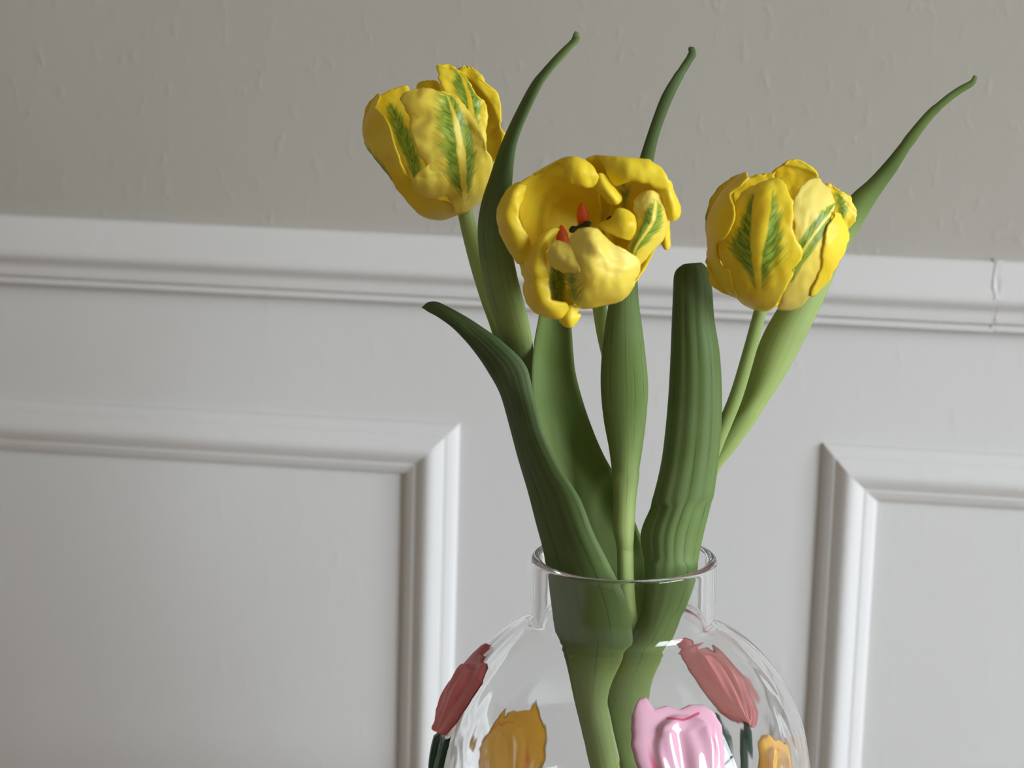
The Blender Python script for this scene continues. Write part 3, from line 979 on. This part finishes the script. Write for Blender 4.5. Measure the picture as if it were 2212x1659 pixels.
# --- left bloom
b1 = Bloom(T1, 740, 100, 4.1475, 2.0, (800, 880, 625, 690, 560), (1072, 1440, 0, .3), 'yellow bloom of ruffled petals with green flames')
b1.petal([[(900, 1500), (1040, 1500), (1150, 1450)], [(700, 1380), (950, 1400), (1230, 1330)], [(400, 1100), (820, 1150), (1330, 1050)], [(250, 800), (800, 850), (1360, 750)], [(330, 560), (780, 600), (1260, 520)], [(450, 480), (740, 480), (1100, 420)]], k=-1, lay=20)
b1.petal([[(1150, 1250), (1250, 1200), (1340, 1035)], [(1120, 950), (1280, 950), (1410, 985)], [(1100, 800), (1280, 800), (1440, 880)], [(1100, 740), (1270, 720), (1458, 775)], [(1100, 660), (1270, 620), (1405, 735)], [(1100, 600), (1260, 560), (1430, 655)], [(1080, 500), (1240, 450), (1420, 540)],
          [(1050, 380), (1200, 350), (1385, 420)], [(1030, 280), (1170, 270), (1330, 375)], [(1025, 225), (1150, 225), (1280, 350)], [(1035, 200), (1130, 192), (1240, 255)], [(1065, 192), (1110, 187), (1170, 205)]], k=-.3, lay=-60, ruf=9)
b1.petal([[(640, 700), (780, 700), (930, 700)], [(640, 500), (790, 480), (930, 500)], [(670, 380), (790, 370), (925, 420)], [(690, 335), (790, 320), (895, 350)], [(730, 305), (780, 298), (840, 312)]], k=-.2, lay=-50)
b1.petal([[(1000, 1450), (1030, 1400), (1050, 1350)], [(650, 1370), (720, 1250), (800, 1150)], [(350, 1040), (480, 950), (640, 900)], [(235, 750), (380, 700), (600, 650)], [(310, 530), (420, 500), (560, 480)]], k=-.55, lay=-10, ruf=6)
b1.petal([[(640, 1250), (690, 1260), (740, 1200)], [(540, 1080), (640, 1050), (760, 1050)], [(450, 900), (570, 880), (720, 880)], [(380, 740), (510, 720), (680, 720)], [(295, 600), (450, 580), (640, 560)], [(285, 490), (430, 470), (620, 440)],
          [(380, 420), (470, 390), (590, 370)], [(430, 395), (520, 360), (570, 350)]], k=.05, lay=-30, flame=G(.5, .30, -1, -.25, .68), ruf=7)
b1.petal([[(1000, 1000), (1150, 1000), (1280, 900)], [(950, 700), (1150, 700), (1300, 720)], [(930, 500), (1130, 560), (1300, 600)], [(900, 390), (1110, 440), (1270, 510)], [(850, 290), (1080, 340), (1200, 440)], [(845, 230), (1050, 270), (1140, 340)],
          [(842, 175), (960, 190), (1060, 240)], [(880, 162), (920, 165), (960, 180)]], k=.35, lay=-40, flame=G(.56, .33, .05, .1, .88))
b1.petal([[(1040, 1500), (1035, 1480), (1030, 1470)], [(880, 1555), (900, 1500), (950, 1400)], [(700, 1510), (760, 1450), (860, 1370)], [(560, 1370), (620, 1300), (720, 1290)], [(430, 1180), (510, 1150), (610, 1180)], [(300, 1020), (420, 1000), (545, 1070, 30)],
          [(210, 880), (350, 860), (490, 930, 40)], [(182, 740), (310, 720), (450, 780, 40)], [(195, 600), (290, 600), (390, 640, 30)], [(245, 490), (270, 520), (300, 560)], [(322, 418), (328, 425), (338, 445)]], k=1, lay=25, flame=G(.0, .16, -1, .38, .62), ruf=7)
b1.petal([[(1010, 1500), (1050, 1500), (1080, 1495), (1110, 1485), (1140, 1470)], [(945, 1350), (1010, 1370), (1085, 1380), (1160, 1390), (1255, 1385)], [(860, 1290), (960, 1280), (1080, 1270), (1200, 1280), (1325, 1270, 50)],
          [(770, 1170), (900, 1130), (1065, 1120), (1190, 1150, -30), (1325, 1190, 45)], [(735, 1060), (880, 1010), (1048, 980), (1190, 1000, -40), (1338, 1010, 45)], [(665, 930), (850, 880), (1028, 850), (1160, 850, -35), (1290, 910, 45)], [(612, 740, 10), (800, 730, 20), (995, 700), (1120, 720, -30), (1240, 770, 55)],
          [(592, 620, -30), (770, 625, -25), (965, 590, -5), (1070, 590), (1190, 670, 30)], [(530, 510, 70), (720, 490, 55), (925, 480), (1020, 490), (1110, 550)], [(555, 430, 60), (720, 410, 30), (885, 420), (960, 430), (1030, 470)], [(640, 372, 40), (720, 370), (800, 385), (860, 405), (920, 430)]],
         k=1, lay=60, flame=G([(0, .5), (1, .56)], .27, [(0, .045), (.5, .04), (.85, .0)], .08, .93), pale=[(0, .1), (.5, .35), (1, .25)], ruf=11)

b1.petal([[(990, 1330, -70), (1010, 1200, -70), (990, 1030, -90)], [(930, 1335, 5), (920, 1205, 15), (910, 1010, -50)], [(840, 1362, 35), (840, 1215, 40), (830, 1010, -20)], [(735, 1350, 40), (750, 1215, 55), (765, 1050, 15)], [(660, 1300, 38), (675, 1205, 52), (695, 1110, 32)], [(622, 1245, 36), (622, 1205, 42), (640, 1165, 36)]],
         k=1, lay=50, pale=.3, ruf=9, flame=G(.0, .12, -1, -.2, .25))
# --- middle bloom (cup open towards the viewer)
b2 = Bloom(T2, 1040, 310, 3.95, -3.6, (880, 850, 760, 720, 560), (935, 1130, -640), 'open yellow bloom seen into its cup')
b2.petal([[(800, 1250, -300), (960, 1250, -330), (1120, 1220, -300)], [(500, 1300, -100), (960, 1350, -200), (1300, 1200, -100)], [(280, 900, -350), (900, 900, -720), (1500, 850, -350)], [(300, 550, -200), (880, 500, -560), (1560, 500, -180)], [(500, 300, 0), (900, 220, -120), (1400, 250, 0)]], k=0, lay=-40, ruf=5)
b2.petal([[(860, 1250, -480), (880, 1130, -600), (850, 1000, -580)], [(600, 1350, -200), (520, 1050, -380), (440, 850, -420)], [(450, 1360, 40), (340, 1010, -130), (270, 760, -170)], [(420, 1280, 170), (345, 1005, 60), (210, 730, 30)]], k=0, ruf=4)
b2.petal([[(480, 950, -260), (830, 800, -620), (1000, 780, -620)], [(380, 800, -100), (760, 640, -600), (1030, 640, -540)], [(320, 640, 0), (690, 490, -430), (1020, 520, -360)], [(310, 470, 60), (650, 370, -160), (1005, 420, -120)], [(290, 380, 110), (620, 270, 60), (995, 330, 70)],
          [(370, 305, 130), (650, 195, 140), (985, 260, 130)], [(540, 222, 160), (720, 135, 195), (960, 205, 180)], [(650, 172, 200), (770, 120, 235), (900, 155, 220)], [(690, 190, 260), (790, 150, 290), (950, 195, 270)], [(715, 260, 300), (820, 230, 340), (990, 250, 300)], [(745, 325, 280), (860, 325, 325), (995, 300, 285)], [(850, 358, 250), (900, 370, 270), (950, 380, 250)]],
         k=0, ruf=7, nv=56)
b2.petal([[(1100, 980, -350), (1200, 980, -300), (1330, 940, 0)], [(1050, 760, -560), (1150, 740, -540), (1300, 760, -400)], [(1080, 600, -420), (1250, 580, -380), (1450, 620, -120)], [(1090, 450, -120), (1290, 430, -60), (1550, 520, 40)], [(1050, 330, 0), (1280, 310, 60), (1580, 420, 80)], [(960, 220, 40), (1260, 210, 110), (1600, 330, 110)], [(890, 145, 40), (1230, 145, 140), (1550, 240, 140)],
          [(960, 106, 60), (1180, 125, 170), (1440, 145, 170)], [(1010, 150, 130), (1240, 150, 220), (1530, 210, 210)], [(1060, 240, 160), (1270, 210, 265), (1590, 290, 230)], [(1105, 350, 150), (1290, 290, 275), (1600, 370, 230)], [(1150, 358, 150), (1310, 325, 250), (1540, 395, 220)]], k=0, ruf=8, nv=56, flame=G(.35, .10, -1, .15, .38))
b2.petal([[(1515, 320, 170), (1570, 305, 170), (1622, 335, 140)], [(1540, 420, 210), (1600, 410, 230), (1640, 420, 140)], [(1560, 520, 190), (1630, 520, 220), (1692, 530, 120)], [(1580, 610, 170), (1640, 610, 200), (1692, 610, 120)], [(1597, 650, 150), (1630, 660, 160), (1660, 655, 130)]], k=0, ruf=7)
b2.petal([[(1540, 560, 40), (1570, 560, 60), (1598, 600, 20)], [(1530, 760, 40), (1570, 760, 80), (1600, 780, 20)], [(1530, 830, 40), (1570, 850, 70), (1612, 870, 30)], [(1572, 895, 40), (1582, 905, 50), (1595, 902, 40)]], k=0, ruf=5)
b2.petal([[(985, 275, 170), (1010, 262, 210), (1050, 285, 160)], [(970, 370, 160), (1040, 350, 260), (1095, 350, 160)], [(1040, 440, 170), (1090, 420, 280), (1150, 410, 170)], [(1090, 500, 170), (1140, 480, 270), (1187, 460, 170)], [(1120, 512, 190), (1150, 512, 220), (1178, 495, 190)]], k=0, ruf=5, thick=.002)
b2.petal([[(310, 1012, 20), (340, 1018, 60), (372, 1000, 40)], [(240, 915, 20), (330, 900, 140), (425, 875, 110)], [(170, 780, 20), (280, 770, 175), (385, 765, 150)], [(136, 640, 10), (220, 640, 180), (325, 660, 165)], [(150, 540, 10), (230, 530, 175), (318, 565, 165)], [(190, 450, 40), (270, 440, 180), (350, 480, 110)], [(250, 380, 40), (310, 380, 130), (375, 400, 90)], [(330, 335, 60), (360, 340, 90), (385, 350, 80)]],
         k=0, ruf=6, thick=.002, flame=G(.0, .12, -1, .5, .8))
b2.petal([[(580, 1370, 80), (660, 1390, 60), (790, 1400, 110)], [(545, 1210, 60), (650, 1210, 0), (790, 1200, 90)], [(535, 1050, 50), (650, 1040, 0), (800, 1080, 70)], [(535, 940, 30), (640, 890, -30), (780, 880, 20)]], k=0, ruf=5, flame=G(.45, .34, -1, -.3, .9))
b2.petal([[(1230, 1010, 200), (1290, 1030, 250), (1345, 1050, 200)], [(1240, 900, 290), (1330, 880, 340), (1450, 930, 200)], [(1290, 780, 320), (1400, 760, 370), (1565, 800, 150)], [(1320, 650, 300), (1450, 660, 360), (1592, 680, 140)], [(1298, 560, 260), (1450, 560, 320), (1592, 560, 150)], [(1305, 490, 230), (1440, 480, 280), (1545, 500, 180)], [(1370, 415, 210), (1430, 395, 230), (1505, 415, 200)]],
         k=0, ruf=9, flame=G([(0, .4), (.6, .55), (1, .75)], .30, .035, .0, .88), pale=[(0, .1), (.6, .5), (1, .5)])
b2.petal([[(1000, 722, 280), (1010, 700, 300), (1030, 672, 280)], [(1070, 755, 330), (1090, 700, 360), (1110, 640, 300)], [(1160, 795, 370), (1190, 690, 420), (1160, 555, 320)], [(1265, 825, 350), (1290, 700, 400), (1245, 565, 320)], [(1305, 775, 320), (1318, 700, 340), (1300, 605, 310)]], k=0, ruf=7)
b2.petal([[(700, 1400, 120), (760, 1380, 160), (830, 1390, 120)], [(650, 1488, 120), (740, 1480, 200), (820, 1440, 140)], [(690, 1540, 130), (760, 1530, 180), (845, 1465, 130)], [(725, 1565, 120), (755, 1568, 140), (785, 1555, 120)]], k=0, ruf=7)
b2.petal([[(640, 1490, 150), (690, 1480, 170), (735, 1430, 150)], [(500, 1460, 170), (600, 1410, 290), (728, 1365, 240)], [(395, 1375, 150), (500, 1330, 320), (598, 1335, 310)], [(365, 1230, 140), (470, 1210, 330), (578, 1220, 320)], [(378, 1165, 130), (470, 1150, 300), (566, 1150, 300)], [(345, 1080, 140), (450, 1080, 330), (562, 1070, 320)], [(390, 990, 140), (470, 970, 290), (548, 950, 290)], [(430, 890, 170), (510, 860, 280), (590, 850, 230)], [(500, 810, 150), (570, 770, 240), (645, 770, 200)], [(585, 735, 140), (630, 722, 190), (668, 730, 160)]],
         k=0, ruf=9, thick=.0018)
b2.petal([[(810, 1395, 160), (880, 1400, 175), (960, 1392, 185), (1040, 1375, 180), (1110, 1358, 150), (1170, 1345, 120)],
          [(755, 1320, 260), (850, 1315, 350), (960, 1300, 375), (1060, 1290, 365), (1160, 1300, 290), (1252, 1295, 190)],
          [(738, 1210, 330), (840, 1200, 440), (960, 1190, 490), (1070, 1180, 470), (1180, 1190, 400), (1300, 1190, 260)],
          [(735, 1130, 360), (830, 1110, 480), (950, 1090, 540), (1060, 1085, 490), (1190, 1085, 430), (1354, 1080, 290)],
          [(745, 1050, 380), (800, 1040, 450), (900, 1000, 550), (1040, 995, 510), (1130, 985, 430), (1325, 975, 330)],
          [(748, 950, 380), (790, 945, 430), (850, 930, 480), (980, 900, 540), (1080, 905, 440), (1200, 890, 380)],
          [(752, 870, 370), (780, 865, 400), (815, 855, 420), (930, 810, 500), (1050, 830, 420), (1100, 850, 370)],
          [(765, 805, 370), (810, 775, 400), (870, 755, 430), (940, 745, 440), (990, 755, 410), (1025, 770, 370)],
          [(840, 735, 360), (870, 722, 380), (900, 716, 390), (930, 716, 390), (955, 722, 380), (975, 732, 360)]],
         k=0, ruf=9, nv=60, nu=56, flame=G(.10, .13, -1, .02, .44), pale=[(0, .1), (.5, .5), (1, .6)])


b2.petal([[(860, 1125, 470), (840, 1060, 520), (815, 990, 470)], [(715, 1108, 400), (735, 1010, 480), (790, 900, 420)], [(590, 1030, 350), (650, 930, 430), (735, 855, 370)], [(560, 950, 335), (590, 880, 370), (640, 815, 330)]],
         k=0, ruf=8, pale=.5, flame=G(.0, .2, -1, -.1, .35))


def blob(name, mat, bl, x, y, off, r, stretch=1.0, toward=None):
    p = bl.pt(x, y, off)
    bm = bmesh.new()
    bmesh.ops.create_uvsphere(bm, u_segments=12, v_segments=10, radius=r)
    d = (toward if toward else Vector((0, -.3, 1))).normalized()
    q = Vector((0, 0, 1)).rotation_difference(d)
    for v in bm.verts:
        z = v.co.z / r
        v.co.x *= 1 - .45 * max(z, 0) ** 2
        v.co.y *= 1 - .45 * max(z, 0) ** 2
        v.co.z *= stretch
        v.co = q @ v.co + p
    me = bpy.data.meshes.new(name); bm.to_mesh(me); bm.free()
    me.polygons.foreach_set('use_smooth', [True] * len(me.polygons))
    return obj(name, me, mat, bl.root)


# pistil with three lobes, anthers
pis = tube('pistil', [list(b2.pt(900, 900, -600)) + [.0022], list(b2.pt(860, 800, -250)) + [.002], list(b2.pt(845, 730, -120)) + [.0022]], 10, 12)
po = obj('pistil', pis, M_PISTIL, b2.root)
for (x, y) in ((785, 732), (845, 718), (900, 690)):
    blob('stigma_lobe', M_PISTIL, b2, x, y, -110, .0015, 1.3, Vector((1, 0, .5)))
for (x, y, o_) in ((865, 620, -160), (690, 810, -60)):
    a_ = blob('anther', M_ANTHER, b2, x, y, o_, .0026, 2.2, Vector((-.1, -.1, 1)))
    a_['label'] = 'red pointed anther'
blob('anther', M_PISTIL, b2, 1090, 672, -120, .0016, 1.8, Vector((.2, 0, 1)))

# --- right bloom
b3 = Bloom(T3, 1480, 310, 4.1475, 0.0, (850, 850, 665, 665, 600), (690, 1405, 0, .2), 'round yellow bloom of overlapping petals with green flames')
b3.petal([[(600, 1450), (720, 1470), (850, 1440)], [(420, 1300), (800, 1350), (1150, 1250)], [(260, 950), (850, 1000), (1420, 900)], [(260, 650), (850, 700), (1420, 600)], [(450, 420), (850, 450), (1250, 420)]], k=-1, lay=20)
b3.petal([[(800, 700), (1000, 700), (1200, 700)], [(820, 480), (1000, 480), (1230, 480)], [(790, 340), (980, 340), (1215, 360)], [(778, 255), (980, 230), (1192, 300)], [(830, 215), (980, 175), (1175, 230)], [(900, 160), (960, 140), (1060, 165)]], k=-.15, lay=-60)
b3.petal([[(420, 700), (600, 700), (800, 700)], [(430, 450), (600, 450), (850, 450)], [(520, 360), (640, 340), (830, 330)], [(575, 312), (680, 298), (805, 295)], [(690, 288), (745, 260), (803, 258)]], k=-.1, lay=-20)
b3.petal([[(1200, 850, 60), (1330, 820, 40), (1450, 760)], [(1250, 620, 60), (1400, 640, 40), (1522, 690)], [(1270, 520, 40), (1400, 540, 30), (1527, 590)], [(1265, 420, 40), (1380, 470, 30), (1495, 505)], [(1262, 370, 40), (1340, 430, 20), (1455, 462)], [(1285, 348, 40), (1310, 360, 30), (1345, 425, 20)]], k=.0, lay=40, flame=G(.5, .18, -1, .0, .8))
b3.petal([[(1122, 1362), (1138, 1360), (1152, 1355)], [(1140, 1280), (1210, 1260), (1288, 1230)], [(1200, 1160), (1260, 1150), (1338, 1130)], [(1230, 1030), (1320, 1020), (1412, 1010)], [(1245, 900), (1350, 890), (1457, 870)], [(1275, 780), (1360, 770), (1452, 760)], [(1320, 680), (1360, 680), (1410, 680)], [(1340, 612), (1365, 618), (1392, 640)]], k=1, lay=70, ruf=9)
b3.petal([[(820, 1480), (930, 1485), (1040, 1455)], [(870, 1380), (1000, 1390), (1130, 1350)], [(930, 1230), (1060, 1220), (1210, 1180)], [(970, 1080), (1090, 1080), (1240, 1010)], [(990, 950), (1130, 920), (1265, 880)], [(985, 800), (1130, 790), (1285, 740)], [(965, 640), (1130, 640), (1328, 600)], [(975, 520), (1140, 520), (1338, 530)], [(1018, 410), (1150, 410), (1315, 430)], [(1070, 370), (1160, 340), (1240, 360)], [(1130, 335), (1170, 316), (1198, 308)]],
         k=1, lay=35, flame=G([(0, -.1), (.30, .02), (.42, .35), (.58, .95), (.7, 1.1)], .42, .05, .18, .72), pale=[(0, .5), (.45, .4), (.6, .75), (1, .75)], ruf=9)
b3.petal([[(440, 1370), (460, 1375), (480, 1380)], [(300, 1320), (370, 1290), (430, 1270)], [(220, 1220), (300, 1180), (410, 1150)], [(190, 1060), (250, 1040), (310, 1060)], [(205, 930), (245, 920), (280, 905, 30)], [(192, 820), (260, 820, 30), (350, 850, 60)], [(184, 670), (290, 660, 40), (432, 720, 70)], [(215, 530), (320, 520, 40), (447, 580, 70)], [(290, 402), (370, 420, 30), (405, 470, 50)], [(390, 318), (440, 350), (475, 410)], [(480, 276), (510, 310), (530, 355)], [(568, 263), (571, 283), (574, 310)]],
         k=1, lay=70, flame=G(.0, .10, -1, .45, .85), ruf=8)
b3.petal([[(500, 1420), (600, 1470), (680, 1490), (760, 1485), (830, 1430)], [(435, 1330), (560, 1330), (665, 1340), (780, 1330), (900, 1300)], [(415, 1190), (530, 1190), (655, 1190), (800, 1180), (975, 1140)], [(330, 1080), (490, 1060), (648, 1060, 20), (820, 1050), (1048, 980)], [(270, 950), (460, 930), (650, 930, 30), (830, 910), (990, 850)], [(330, 830), (490, 800), (665, 790, 40), (830, 770), (968, 700)],
          [(420, 720), (540, 680), (678, 650, 40), (830, 620), (962, 560)], [(440, 560), (560, 530), (690, 510, 30), (830, 480), (935, 470)], [(500, 450), (600, 420), (710, 400, 20), (820, 370), (905, 390)], [(580, 390), (650, 360), (740, 330), (810, 308), (870, 330)]],
         k=1, lay=45, flame=G(.5, .36, [(0, .03), (.4, .05), (.7, .13), (.9, .13)], .12, .93), ruf=8)
